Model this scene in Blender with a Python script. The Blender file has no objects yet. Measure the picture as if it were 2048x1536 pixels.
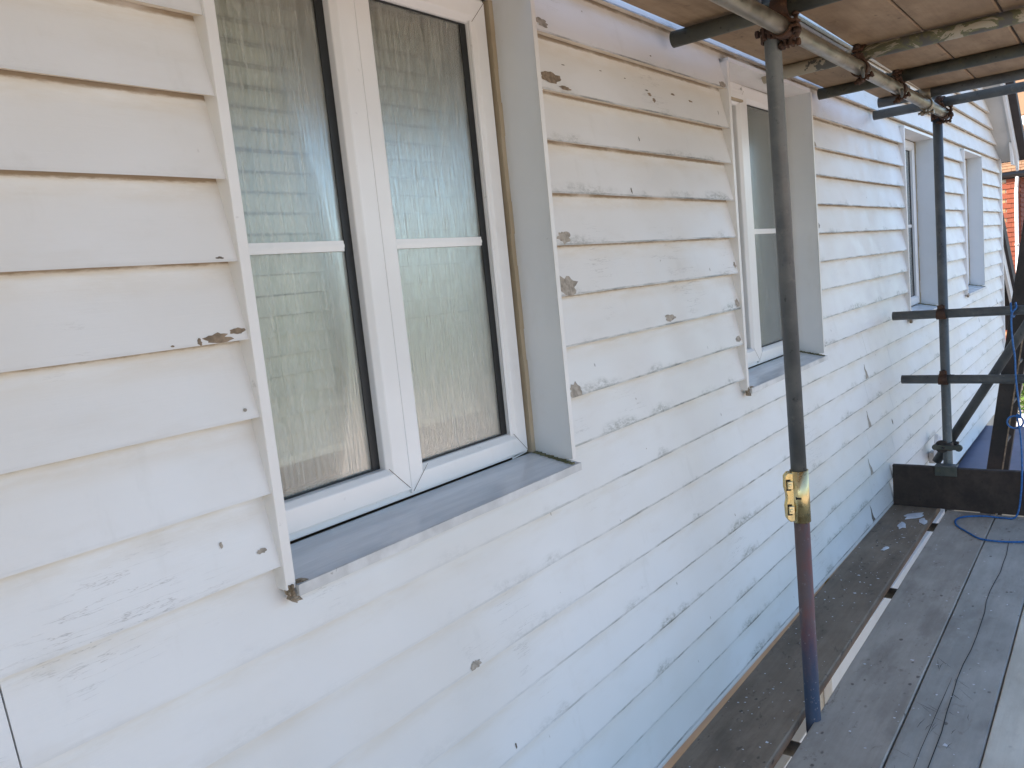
import bpy, bmesh, math, random
from mathutils import Vector, Matrix, noise as mnoise
random.seed(7)
sc = bpy.context.scene
COL = sc.collection

# ------------------------------------------------------------------ camera
yaw, pitch, roll = 0.89582, -0.12625, -0.10081
cy, sy, cp, sp = math.cos(yaw), math.sin(yaw), math.cos(pitch), math.sin(pitch)
fw = Vector((sy*cp, cy*cp, sp)); r0 = Vector((cy, -sy, 0)); u0 = r0.cross(fw)
rt = r0*math.cos(roll) + u0*math.sin(roll)
up = -r0*math.sin(roll) + u0*math.cos(roll)
cam = bpy.data.cameras.new("camera"); cam.sensor_width = 36; cam.lens = 28.125
cam.clip_start = 0.02; cam.clip_end = 2000
camo = bpy.data.objects.new("camera", cam); COL.objects.link(camo)
M = Matrix(((rt.x, up.x, -fw.x, 0), (rt.y, up.y, -fw.y, -1.15), (rt.z, up.z, -fw.z, 1.51), (0, 0, 0, 1)))
camo.matrix_world = M
sc.camera = camo

# ------------------------------------------------------------------ sky + sun
SUN_EL, SUN_AZ = math.radians(42), math.radians(-48)      # azimuth from +Y towards +X
w = bpy.data.worlds.new("World"); sc.world = w; w.use_nodes = True
nt = w.node_tree; nt.nodes.clear()
sk = nt.nodes.new("ShaderNodeTexSky"); sk.sky_type = 'NISHITA'; sk.sun_disc = False
sk.ozone_density = 3.0; sk.dust_density = 1.6; sk.sun_elevation = SUN_EL; sk.sun_rotation = SUN_AZ
bg = nt.nodes.new("ShaderNodeBackground"); bg.inputs[1].default_value = 0.14
wo = nt.nodes.new("ShaderNodeOutputWorld")
nt.links.new(sk.outputs[0], bg.inputs[0]); nt.links.new(bg.outputs[0], wo.inputs[0])
sl = bpy.data.lights.new("sun", 'SUN'); sl.energy = 3.6; sl.angle = math.radians(0.5); sl.color = (1.0, 0.94, 0.85)
so = bpy.data.objects.new("sun", sl); COL.objects.link(so)
sd = Vector((math.sin(SUN_AZ)*math.cos(SUN_EL), math.cos(SUN_AZ)*math.cos(SUN_EL), math.sin(SUN_EL)))
so.rotation_euler = sd.to_track_quat('Z', 'Y').to_euler()
so.location = sd*30
sc.view_settings.view_transform = 'Standard'; sc.view_settings.look = 'None'
sc.view_settings.exposure = 1.5; sc.view_settings.gamma = 1; sc.view_settings.use_curve_mapping = False

# ------------------------------------------------------------------ material helpers
class NT:
    def __init__(s, name):
        s.m = bpy.data.materials.new(name); s.m.use_nodes = True
        s.t = s.m.node_tree; s.t.nodes.clear()
        s.out = s.n("ShaderNodeOutputMaterial")
    def n(s, typ, **kw):
        nd = s.t.nodes.new(typ)
        for k, v in kw.items(): setattr(nd, k, v)
        return nd
    def link(s, a, b): s.t.links.new(a, b)
    def put(s, sock, v):
        if hasattr(v, "is_output") or hasattr(v, "node"): s.link(v, sock)
        elif v is not None:
            if isinstance(v, (tuple, list)) and len(v) == 3 and sock.type == 'RGBA': v = (*v, 1)
            sock.default_value = v
    def pos(s): return s.n("ShaderNodeNewGeometry").outputs["Position"]
    def objc(s): return s.n("ShaderNodeTexCoord").outputs["Object"]
    def uv(s): return s.n("ShaderNodeTexCoord").outputs["UV"]
    def rnd(s): return s.n("ShaderNodeObjectInfo").outputs["Random"]
    def math(s, op, a, b=None, clamp=False):
        nd = s.n("ShaderNodeMath", operation=op, use_clamp=clamp)
        s.put(nd.inputs[0], a)
        if b is not None: s.put(nd.inputs[1], b)
        return nd.outputs[0]
    def vmul(s, v, sc_, add=None):
        nd = s.n("ShaderNodeVectorMath", operation='MULTIPLY'); s.put(nd.inputs[0], v); nd.inputs[1].default_value = sc_
        o = nd.outputs[0]
        if add is not None:
            n2 = s.n("ShaderNodeVectorMath", operation='ADD'); s.link(o, n2.inputs[0])
            cmb = s.n("ShaderNodeCombineXYZ"); 
            for i in range(3): s.put(cmb.inputs[i], add)
            s.link(cmb.outputs[0], n2.inputs[1]); o = n2.outputs[0]
        return o
    def noise(s, vec, scale=5., detail=4., rough=.55, dist=0.):
        nd = s.n("ShaderNodeTexNoise"); s.put(nd.inputs["Vector"], vec)
        nd.inputs["Scale"].default_value = scale; nd.inputs["Detail"].default_value = detail
        nd.inputs["Roughness"].default_value = rough; nd.inputs["Distortion"].default_value = dist
        return nd.outputs[0]
    def sm(s, x, a, b, lo=0., hi=1.):
        nd = s.n("ShaderNodeMapRange", interpolation_type='SMOOTHSTEP'); s.put(nd.inputs[0], x)
        nd.inputs[1].default_value = a; nd.inputs[2].default_value = b; nd.inputs[3].default_value = lo; nd.inputs[4].default_value = hi
        return nd.outputs[0]
    def mix(s, f, a, b):
        nd = s.n("ShaderNodeMix", data_type='RGBA'); s.put(nd.inputs[0], f); s.put(nd.inputs[6], a); s.put(nd.inputs[7], b)
        return nd.outputs[2]
    def sep(s, v):
        nd = s.n("ShaderNodeSeparateXYZ"); s.link(v, nd.inputs[0]); return nd.outputs
    def bump(s, h, st=.3, d=.01):
        nd = s.n("ShaderNodeBump"); s.put(nd.inputs["Height"], h); nd.inputs["Strength"].default_value = st; nd.inputs["Distance"].default_value = d
        return nd.outputs[0]
    def bsdf(s, col, rough=.5, metal=0., nrm=None, spec=None):
        b = s.n("ShaderNodeBsdfPrincipled"); s.put(b.inputs["Base Color"], col); s.put(b.inputs["Roughness"], rough); s.put(b.inputs["Metallic"], metal)
        if nrm is not None: s.link(nrm, b.inputs["Normal"])
        if spec is not None: s.put(b.inputs["Specular IOR Level"], spec)
        return b.outputs[0]
    def done(s, sh): s.link(sh, s.out.inputs[0]); return s.m

def simple(name, col, rough=.5, metal=0., vary=.12, scale=12., bump=.1):
    t = NT(name); p = t.objc(); n1 = t.noise(p, scale, 5)
    c = t.mix(t.sm(n1, .3, .7), tuple(x*(1-vary) for x in col), tuple(min(1, x*(1+vary)) for x in col))
    return t.done(t.bsdf(c, rough, metal, t.bump(t.noise(p, scale*6, 3), bump, .002)))

# painted weatherboard face: UV is (metres along, metres above the lower edge)
def mk_board():
    t = NT("painted_weatherboard"); uv = t.uv(); p = t.pos(); s = t.sep(uv); u, v = s[0], s[1]
    X = t.sep(p)[0]; Z = t.sep(p)[2]
    big = t.noise(p, 1.1, 3); mid = t.noise(t.vmul(p, (3, 3, 9)), 1.5, 5, .6)
    c = t.mix(t.sm(big, .35, .65), (.73, .705, .665), (.79, .785, .775))
    c = t.mix(t.math('MULTIPLY', t.sm(mid, .5, .75), .3), c, (.66, .62, .56))
    # brushed warm soiling just under the overlap above
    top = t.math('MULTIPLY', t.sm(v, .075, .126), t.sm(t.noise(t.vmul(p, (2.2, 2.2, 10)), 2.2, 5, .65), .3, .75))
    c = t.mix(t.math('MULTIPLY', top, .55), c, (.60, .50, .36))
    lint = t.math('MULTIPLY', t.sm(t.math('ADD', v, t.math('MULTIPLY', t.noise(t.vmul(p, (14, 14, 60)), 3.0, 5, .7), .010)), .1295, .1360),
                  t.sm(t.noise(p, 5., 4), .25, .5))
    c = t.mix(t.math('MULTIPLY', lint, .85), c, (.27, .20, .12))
    # mould creeping up from the dripping lower edge
    xg = t.sm(X, 1.0, 2.2, .12, 1.)
    zg = t.sm(Z, 2.15, 1.5, .45, 1.)
    fine = t.noise(t.vmul(p, (13, 13, 30)), 3.2, 8, .85)
    patch = t.sm(t.noise(p, 3.1, 4, .6), .46, .66)
    h = t.math('ADD', t.math('MULTIPLY', patch, .024), .002)
    low = t.sm(t.math('SUBTRACT', v, h), .012, -.012)
    mould = t.math('MULTIPLY', t.math('MULTIPLY', low, t.sm(fine, .38, .64)), t.math('MULTIPLY', t.math('MULTIPLY', xg, zg), patch))
    c = t.mix(t.math('MULTIPLY', mould, .75), c, (.15, .15, .105))
    edge = t.math('MULTIPLY', t.sm(t.math('SUBTRACT', v, t.math('MULTIPLY', t.noise(t.vmul(p, (9, 9, 9)), 3.1, 5, .75), .005)), .0045, .0), t.math('MULTIPLY', t.sm(t.noise(t.vmul(p, (2.6, 2.6, 30)), 2.3, 6, .75), .42, .62, .22, 1.), xg))
    c = t.mix(t.math('MULTIPLY', edge, .85), c, (.10, .10, .075))
    # specks and nicks
    sp_ = t.n("ShaderNodeTexVoronoi"); t.put(sp_.inputs["Vector"], t.vmul(p, (1, 1, .55))); sp_.inputs["Scale"].default_value = 17
    spk = t.math('MULTIPLY', t.sm(sp_.outputs["Distance"], .075, .03), t.sm(t.noise(p, 9., 2), .60, .66))
    c = t.mix(t.math('MULTIPLY', spk, .8), c, (.24, .22, .19))
    # hairline cracks along the grain
    cr = t.noise(t.vmul(p, (2.4, 2.4, 34)), 1.0, 6, .6)
    crk = t.math('MULTIPLY', t.sm(t.math('ABSOLUTE', t.math('SUBTRACT', cr, .5)), .006, .001), t.sm(t.noise(p, 2.4, 3), .56, .66))
    c = t.mix(t.math('MULTIPLY', crk, .5), c, (.33, .31, .28))
    smear = t.math('MULTIPLY', t.sm(t.noise(t.vmul(p, (9, 9, 2.2)), 1.3, 5, .65), .58, .76), .16)
    c = t.mix(smear, c, (.50, .48, .43))
    gr = t.noise(t.vmul(p, (6, 6, 190)), 1.5, 5, .6)
    b = t.bump(t.math('ADD', t.math('MULTIPLY', gr, .5), t.math('ADD', t.math('MULTIPLY', t.noise(p, 60, 3), .35), t.math('MULTIPLY', crk, -2))), .22, .0025)
    return t.done(t.bsdf(c, t.sm(t.noise(p, 7, 3), .3, .7, .38, .56), 0, b))
m_board = mk_board()
def mk_under():
    t = NT("dirty_board_underside"); p = t.pos()
    c = t.mix(t.sm(t.noise(t.vmul(p, (5, 30, 30)), 2.5, 6, .7), .35, .7), (.76, .69, .575), (.64, .555, .43))
    c = t.mix(t.sm(t.noise(t.vmul(p, (16, 60, 60)), 2, 5, .7), .58, .72), c, (.22, .18, .12))
    return t.done(t.bsdf(c, .7, 0, t.bump(t.noise(p, 70, 4), .4, .003)))
m_under = mk_under()
def mk_paint(name, c0, c1, rough, dirt=.4, dcol=(.35, .28, .18), scale=3.):
    t = NT(name); p = t.pos()
    c = t.mix(t.sm(t.noise(p, scale, 4), .3, .7), c0, c1)
    d = t.math('MULTIPLY', t.sm(t.noise(t.vmul(p, (1, 1, .6)), 6, 6, .7), .55, .8), dirt)
    c = t.mix(d, c, dcol)
    sp_ = t.sm(t.noise(p, 45, 3, .6), .70, .76)
    c = t.mix(t.math('MULTIPLY', sp_, dirt), c, (.15, .13, .10))
    return t.done(t.bsdf(c, rough, 0, t.bump(t.noise(p, 30, 4), .08, .002)))
m_trim = mk_paint("painted_trim", (.72, .70, .67), (.80, .79, .77), .4, .22)
m_reveal = mk_paint("reveal_board_paint", (.62, .645, .66), (.69, .71, .715), .35, .16, (.40, .36, .28), 2.)
m_upvc = mk_paint("white_upvc", (.76, .755, .74), (.83, .83, .82), .28, .18, (.42, .34, .22))
m_soffit = mk_paint("grey_soffit_board", (.50, .49, .46), (.58, .57, .54), .6, .2)
def mk_sill():
    t = NT("grey_sill_paint"); p = t.pos()
    st = t.noise(t.vmul(p, (2.5, 26, 26)), 1.6, 6, .65)
    c = t.mix(t.sm(st, .3, .7), (.60, .62, .645), (.73, .745, .765))
    c = t.mix(t.math('MULTIPLY', t.sm(t.noise(p, 14, 5, .7), .6, .78), .5), c, (.62, .62, .61))
    return t.done(t.bsdf(c, t.sm(t.noise(p, 9, 4), .3, .7, .10, .26), 0, t.bump(st, .1, .002)))
m_sill = mk_sill()
m_silledge = mk_paint("worn_sill_edge", (.52, .52, .51), (.68, .68, .67), .5, .5, (.30, .28, .25), 16.)
m_seal = mk_paint("brown_sealant", (.36, .29, .19), (.48, .40, .29), .7, .3)
m_black = simple("black_gasket", (.014, .015, .016), .45)
m_dark = simple("dark_gap", (.02, .018, .015), .9)
m_caulk = mk_paint("old_brown_caulk", (.15, .11, .065), (.40, .33, .25), .85, .7, (.06, .045, .03), 60.)
m_moss = mk_paint("mossy_sealant", (.10, .10, .05), (.19, .18, .10), .9, .4, (.05, .05, .03), 30.)
m_render = mk_paint("cream_render", (.47, .40, .31), (.56, .49, .39), .85, .3)
m_room = simple("room_plaster", (.62, .60, .54), .8)
m_slat = simple("cream_blind_slat", (.86, .87, .78), .5, vary=.03)
m_brownwood = simple("brown_window_board", (.17, .105, .06), .5)
def mk_glass(name, streak, tint, tr):
    t = NT(name); p = t.pos()
    a = t.noise(t.vmul(p, (170, 1, 7)), 1.0, 4, .6, .3); b_ = t.noise(t.vmul(p, (330, 1, 26)), 1.0, 2, .5)
    h = t.math('ADD', a, t.math('MULTIPLY', b_, .5))
    nb = t.bump(h, streak, .0035)
    tp = t.n("ShaderNodeBsdfTransparent"); t.put(tp.inputs[0], (*tint, 1))
    rf = t.n("ShaderNodeBsdfRefraction"); t.put(rf.inputs[0], (*tint, 1)); rf.inputs["Roughness"].default_value = .24; rf.inputs["IOR"].default_value = 1.2
    t.link(nb, rf.inputs["Normal"])
    m1 = t.n("ShaderNodeMixShader"); m1.inputs[0].default_value = tr; t.link(rf.outputs[0], m1.inputs[1]); t.link(tp.outputs[0], m1.inputs[2])
    gl = t.n("ShaderNodeBsdfGlossy"); gl.inputs["Roughness"].default_value = .2; t.link(nb, gl.inputs["Normal"]); t.put(gl.inputs[0], (.95, .97, 1, 1))
    fr = t.n("ShaderNodeFresnel"); fr.inputs["IOR"].default_value = 1.55
    ff = t.math('MULTIPLY', fr.outputs[0], 1.05, True)
    m2 = t.n("ShaderNodeMixShader"); t.link(ff, m2.inputs[0]); df = t.n("ShaderNodeBsdfDiffuse"); t.put(df.inputs[0], (.76, .77, .69, 1)); t.link(nb, df.inputs["Normal"])
    m3 = t.n("ShaderNodeMixShader"); t.link(t.sm(h, .50, 1.0, .06, .34), m3.inputs[0]); t.link(m1.outputs[0], m3.inputs[1]); t.link(df.outputs[0], m3.inputs[2])  # streaked diffuse share painted in for highlights and refraction along the texture
    t.link(m3.outputs[0], m2.inputs[1]); t.link(gl.outputs[0], m2.inputs[2])
    return t.done(m2.outputs[0])
m_glass = mk_glass("rain_textured_glass", .34, (.968, .975, .945), .72)
m_glass2 = mk_glass("plain_obscured_glass", .06, (.80, .86, .84), .8)
def mk_steel(name, c0, c1, metal, rlo, rhi, spots=(.30, .29, .26), amt=.35):
    t = NT(name); p = t.objc(); r = t.rnd(); q = t.vmul(p, (1, 1, 1), t.math('MULTIPLY', r, 37.))
    c = t.mix(t.sm(t.noise(q, 9, 6, .65), .35, .68), c0, c1)
    c = t.mix(t.math('MULTIPLY', t.sm(t.noise(q, 26, 5, .7), .56, .72), amt), c, spots)
    c = t.mix(t.math('MULTIPLY', t.sm(t.noise(q, 48, 4, .7), .60, .70), .7), c, tuple(x*.45 for x in c0))
    return t.done(t.bsdf(c, t.sm(t.noise(q, 18, 4), .3, .7, rlo, rhi), metal, t.bump(t.noise(q, 110, 4), .15, .002)))
m_steel = mk_steel("weathered_scaffold_steel", (.098, .106, .107), (.155, .163, .160), .4, .38, .62)
m_zinc = mk_steel("worn_galvanised_steel", (.24, .20, .145), (.36, .33, .27), .8, .28, .5, (.30, .20, .10), .5)
m_dull = mk_steel("dull_grey_steel", (.075, .08, .068), (.13, .13, .105), .45, .45, .7, (.16, .15, .07), .4)
m_rust = mk_steel("rusted_forged_steel", (.045, .024, .016), (.10, .048, .026), .3, .6, .85, (.22, .12, .06), .5)
m_blackst = mk_steel("blackened_steel", (.030, .028, .026), (.06, .05, .045), .4, .5, .7, (.12, .07, .04), .4)
m_gold = mk_steel("yellow_passivated_zinc", (.62, .49, .22), (.74, .63, .36), .9, .20, .36, (.62, .40, .22), .35)
def mk_oldtube():
    t = NT("rusty_red_blue_tube"); p = t.objc(); z = t.sep(p)[2]
    n1 = t.noise(t.vmul(p, (1, 1, .35)), 14, 6, .7)
    c = t.mix(t.sm(n1, .38, .6), (.205, .085, .07), (.145, .105, .10))
    bl = t.sm(t.math('ADD', t.math('MULTIPLY', z, -1.0), t.math('MULTIPLY', t.noise(t.vmul(p, (1, 1, .3)), 10, 5, .7), .8)), .72, 1.15)
    c = t.mix(bl, c, (.035, .055, .095))
    c = t.mix(t.math('MULTIPLY', t.sm(t.noise(p, 55, 4, .7), .6, .7), .6), c, (.30, .26, .25))
    return t.done(t.bsdf(c, .55, .2, t.bump(t.noise(p, 80, 4), .2, .002)))
m_oldtube = mk_oldtube()
def mk_splat():
    t = NT("paint_splattered_steel"); p = t.objc()
    n1 = t.noise(t.vmul(p, (1, .6, 1)), 13, 5, .65, .6)
    yl = t.sm(t.sep(p)[1], -.45, -.05)
    f = t.sm(t.math('ADD', n1, t.math('MULTIPLY', yl, .22)), .545, .565)
    f2 = t.math('MULTIPLY', t.sm(t.math('ADD', n1, t.math('MULTIPLY', yl, .1)), .47, .52), .45)
    c = t.mix(f2, (.15, .145, .13), (.28, .28, .10)); c = t.mix(f, c, (.52, .46, .35))
    return t.done(t.bsdf(c, .6, .1, t.bump(f, .4, .004)))
m_splat = mk_splat()
def mk_plank(name, c0, c1, stain, amt, speck=True):
    t = NT(name); p0 = t.pos(); r = t.rnd(); p = t.vmul(p0, (1, 1, 1), t.math('MULTIPLY', r, 23.))
    g = t.math('ADD', t.math('MULTIPLY', t.noise(t.vmul(p, (1.4, 34, 34)), 1.6, 7, .65, .3), .4), t.math('MULTIPLY', t.noise(t.vmul(p, (1, 1.8, 1.8)), 7., 6, .7), .6))
    c = t.mix(t.sm(g, .36, .64), c0, c1)
    c = t.mix(t.sm(t.noise(p, 2.2, 4), .42, .7, 0, .5), c, tuple(x*.72 for x in c0))
    st = t.sm(t.noise(t.vmul(p, (7, 12, 12)), 1.6, 7, .74, .6), .57, .70)
    c = t.mix(t.math('MULTIPLY', st, amt), c, stain)
    gap = t.sm(t.noise(t.vmul(p, (1.0, 95, 95)), 1.0, 3, .5), .66, .74)
    c = t.mix(t.math('MULTIPLY', gap, .12), c, tuple(x*.35 for x in c0))
    big = t.noise(t.vmul(p, (1.6, 4.5, 4.5)), 1.5, 5, .65)
    c = t.mix(t.sm(big, .46, .72, 0, .65), c, tuple(a*.45+b*.4 for a, b in zip(c0, stain)))
    c = t.mix(t.sm(t.noise(t.vmul(p, (1.2, 3, 3)), 2.6, 5, .6), .54, .74, 0, .45), c, tuple(min(1, x*1.22) for x in c1))
    vd = t.n("ShaderNodeTexVoronoi"); t.put(vd.inputs["Vector"], t.vmul(p, (.6, 1, 1))); vd.inputs["Scale"].default_value = 24
    dots = t.math('MULTIPLY', t.sm(t.math('ADD', vd.outputs["Distance"], t.math('MULTIPLY', t.noise(p, 60, 3), .25)), .30, .20), t.sm(t.noise(p, 6, 3), .50, .60))
    c = t.mix(t.math('MULTIPLY', dots, .75), c, tuple(x*.6 for x in stain))
    return t.done(t.bsdf(c, .75, 0, t.bump(t.math('SUBTRACT', g, t.math('MULTIPLY', gap, .3)), .3, .003)))
m_pl_brown = mk_plank("brown_scaffold_board", (.235, .175, .118), (.30, .232, .165), (.050, .035, .026), .8)
m_pl_grey = mk_plank("grey_scaffold_board", (.385, .335, .275), (.46, .405, .34), (.13, .095, .068), .7)
m_pl_pale = mk_plank("pale_grey_scaffold_board", (.40, .375, .325), (.47, .445, .395), (.18, .15, .125), .4)
m_pl_blur = mk_plank("blur_bright_scaffold_board", (.68, .61, .49), (.77, .71, .59), (.50, .42, .31), .3)  # brightness of the out-of-focus blur painted into the board colour
m_pl_top = mk_plank("warm_brown_scaffold_board", (.25, .17, .098), (.34, .245, .15), (.10, .055, .03), .55)
m_pl_dark = mk_plank("dark_brown_toe_board", (.035, .024, .018), (.062, .043, .032), (.02, .014, .012), .5)
m_flake = simple("white_paint_chip", (.70, .70, .72), .5)
m_bare_g = simple("bare_grey_wood", (.36, .315, .26), .85, vary=.3, scale=60)
m_bare_b = simple("bare_brown_wood", (.25, .185, .125), .85, vary=.35, scale=60)
m_nick = simple("dark_nick", (.16, .13, .10), .9)
m_crack = simple("crack_shadow_wood", (.03, .027, .025), .95)
m_yellow = simple("yellow_plastic", (.42, .32, .05), .5)
m_blue = simple("blue_rope_fibre", (.02, .12, .34), .5, vary=.3, scale=90)
m_lead = simple("blue_grey_lead_sheet", (.16, .17, .24), .45, .2, .2, 3.)
m_slate = simple("dark_roof_covering", (.035, .028, .026), .7)
m_tile = None
def mk_clay(name, cols, vary=.25):
    t = NT(name); p = t.pos(); r = t.rnd()
    c = t.mix(r, cols[0], cols[1])
    c = t.mix(t.sm(t.noise(p, 8, 5, .65), .5, .75, 0, .6), c, cols[2])
    return t.done(t.bsdf(c, .85, 0, t.bump(t.noise(p, 40, 4), .3, .006)))
m_hung = mk_clay("red_hung_tile", ((.25, .06, .026), (.18, .042, .02), (.13, .036, .02)))
m_rooft = mk_clay("tan_roof_tile", ((.29, .165, .085), (.23, .12, .062), (.17, .105, .065)))
m_brick = mk_clay("tan_brick", ((.45, .24, .11), (.40, .19, .085), (.34, .2, .11)))
m_mortar = simple("pale_mortar", (.42, .38, .31), .9)
m_gutter = simple("black_gutter_plastic", (.012, .012, .013), .35)
m_wpipe = simple("white_pipe_plastic", (.72, .70, .68), .4)
m_leaf = mk_clay("shrub_leaf", ((.075, .15, .025), (.12, .20, .03), (.05, .10, .02)))
m_bark = simple("shrub_bark", (.09, .06, .04), .9)
m_patio = simple("warm_bounce_patio", (.52, .405, .325), .9, scale=2)
m_lawn = simple("lawn_grass", (.15, .15, .085), .95, vary=.3, scale=3)
m_glassd = simple("teal_tinted_glass", (.05, .085, .08), .12)

# ------------------------------------------------------------------ geometry helpers
class G:
    """collects faces for one mesh object"""
    def __init__(s): s.v = []; s.f = []; s.mi = []; s.uv = []; s.smooth = []
    def face(s, pts, mi=0, uv=None, smooth=False):
        b = len(s.v); s.v += [tuple(p) for p in pts]; s.f.append(tuple(range(b, b+len(pts)))); s.mi.append(mi)
        s.uv += uv if uv else [(0, 0)]*len(pts); s.smooth.append(smooth)
    def box(s, a, b, mi=0, M=None):
        x0, y0, z0 = a; x1, y1, z1 = b
        c = [Vector((x, y, z)) for x in (x0, x1) for y in (y0, y1) for z in (z0, z1)]
        if M is not None: c = [M @ q for q in c]
        for q in ((0, 1, 3, 2), (4, 6, 7, 5), (0, 4, 5, 1), (2, 3, 7, 6), (0, 2, 6, 4), (1, 5, 7, 3)):
            s.face([c[i] for i in q], mi)
    def prism(s, poly, axis, a, b, mi=0):
        """poly: list of 2D points in the two other axes (order x,y,z without axis)"""
        def P(q, t):
            q = list(q); q.insert(axis, t); return tuple(q)
        n = len(poly)
        s.face([P(q, a) for q in poly], mi); s.face([P(q, b) for q in reversed(poly)], mi)
        for i in range(n):
            j = (i+1) % n
            s.face([P(poly[j], a), P(poly[i], a), P(poly[i], b), P(poly[j], b)], mi)
    def cyl(s, p0, p1, r, n=16, mi=0, caps=True, r1=None):
        p0, p1 = Vector(p0), Vector(p1); d = (p1-p0).normalized(); a = d.orthogonal().normalized(); b = d.cross(a); r1 = r if r1 is None else r1
        c0 = [p0+(a*math.cos(t)+b*math.sin(t))*r for t in [2*math.pi*i/n for i in range(n)]]
        c1 = [p1+(a*math.cos(t)+b*math.sin(t))*r1 for t in [2*math.pi*i/n for i in range(n)]]
        for i in range(n):
            j = (i+1) % n; s.face([c0[i], c0[j], c1[j], c1[i]], mi, smooth=True)
        if caps: s.face(list(reversed(c0)), mi); s.face(c1, mi)
    def tube(s, p0, p1, r, wall=.004, n=20, mi=0, mi_in=0):
        p0, p1 = Vector(p0), Vector(p1); d = (p1-p0).normalized(); a = d.orthogonal().normalized(); b = d.cross(a)
        A = [2*math.pi*i/n for i in range(n)]; ring = lambda p, rr: [p+(a*math.cos(t)+b*math.sin(t))*rr for t in A]
        o0, o1, i0, i1 = ring(p0, r), ring(p1, r), ring(p0, r-wall), ring(p1, r-wall)
        e0, e1 = ring(p0+d*.12, r-wall), ring(p1-d*.12, r-wall)
        for i in range(n):
            j = (i+1) % n
            s.face([o0[i], o0[j], o1[j], o1[i]], mi, smooth=True)
            s.face([o0[j], o0[i], i0[i], i0[j]], mi); s.face([o1[i], o1[j], i1[j], i1[i]], mi)
            s.face([i0[i], e0[i], e0[j], i0[j]], mi_in, smooth=True); s.face([i1[j], e1[j], e1[i], i1[i]], mi_in, smooth=True)
        s.face(e0, mi_in); s.face(list(reversed(e1)), mi_in)
    def sweep(s, pts, r, n=8, mi=0, closed=False):
        pts = [Vector(p) for p in pts]; rings = []
        ref = Vector((.31, .2, .93))
        for i, p in enumerate(pts):
            d = (pts[min(i+1, len(pts)-1)]-pts[max(i-1, 0)]).normalized()
            a = d.cross(ref).normalized(); b = d.cross(a)
            rings.append([p+(a*math.cos(2*math.pi*k/n)+b*math.sin(2*math.pi*k/n))*r for k in range(n)])
        for q in range(len(rings)-1):
            for i in range(n):
                j = (i+1) % n; s.face([rings[q][i], rings[q][j], rings[q+1][j], rings[q+1][i]], mi, smooth=True)
        s.face(rings[0], mi); s.face(list(reversed(rings[-1])), mi)
    def mesh(s, name, mats):
        me = bpy.data.meshes.new(name); me.from_pydata(s.v, [], s.f)
        for m in (mats if isinstance(mats, (list, tuple)) else [mats]): me.materials.append(m)
        me.polygons.foreach_set("material_index", s.mi); me.polygons.foreach_set("use_smooth", s.smooth)
        ul = me.uv_layers.new(name="UVMap"); ul.data.foreach_set("uv", [c for q in s.uv for c in q])
        bm = bmesh.new(); bm.from_mesh(me); bmesh.ops.remove_doubles(bm, verts=bm.verts, dist=1e-5)
        bmesh.ops.recalc_face_normals(bm, faces=bm.faces); bm.to_mesh(me); bm.free()
        me.update(); return me
    def obj(s, name, mats, parent=None, bevel=0., loc=None):
        """vertices are given in world space unless loc is given"""
        if parent is not None:
            wp = world_loc(parent); s.v = [tuple(Vector(q)-wp) for q in s.v]
        o = bpy.data.objects.new(name, s.mesh(name, mats)); COL.objects.link(o)
        if parent is not None: o.parent = parent
        if loc is not None: o.location = loc
        if bevel: 
            bv = o.modifiers.new("bevel", 'BEVEL'); bv.width = bevel; bv.segments = 2; bv.limit_method = 'ANGLE'; bv.angle_limit = math.radians(40)
        return o
def world_loc(o):
    l = Vector((0, 0, 0))
    while o is not None: l = l + o.location; o = o.parent
    return l
def tag(o, label=None, cat=None, group=None, kind=None):
    if label: o["label"] = label
    if cat: o["category"] = cat
    if group: o["group"] = group
    if kind: o["kind"] = kind
    return o
def empty(name, loc, label, cat, group=None):
    o = bpy.data.objects.new(name, None); COL.objects.link(o); o.location = loc; o.empty_display_size = .1
    return tag(o, label, cat, group)
def copy_tree(o, parent=None):
    c = o.copy(); COL.objects.link(c)
    if parent is not None: c.parent = parent
    for ch in list(o.children): copy_tree(ch, c)
    return c

# ------------------------------------------------------------------ setting: ground
g = G(); g.face([(-400, -400, -2.75), (400, -400, -2.75), (400, 400, -2.75), (-400, 400, -2.75)])
tag(g.obj("ground", m_lawn), kind="structure")
g = G(); g.face([(-14, -24, -2.74), (26, -24, -2.74), (26, 6, -2.74), (-6, 6, -2.74)])  # mostly unseen paving, reach and tint added to bounce warm light onto the wall
tag(g.obj("bounce_patio", m_patio), kind="structure")

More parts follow.
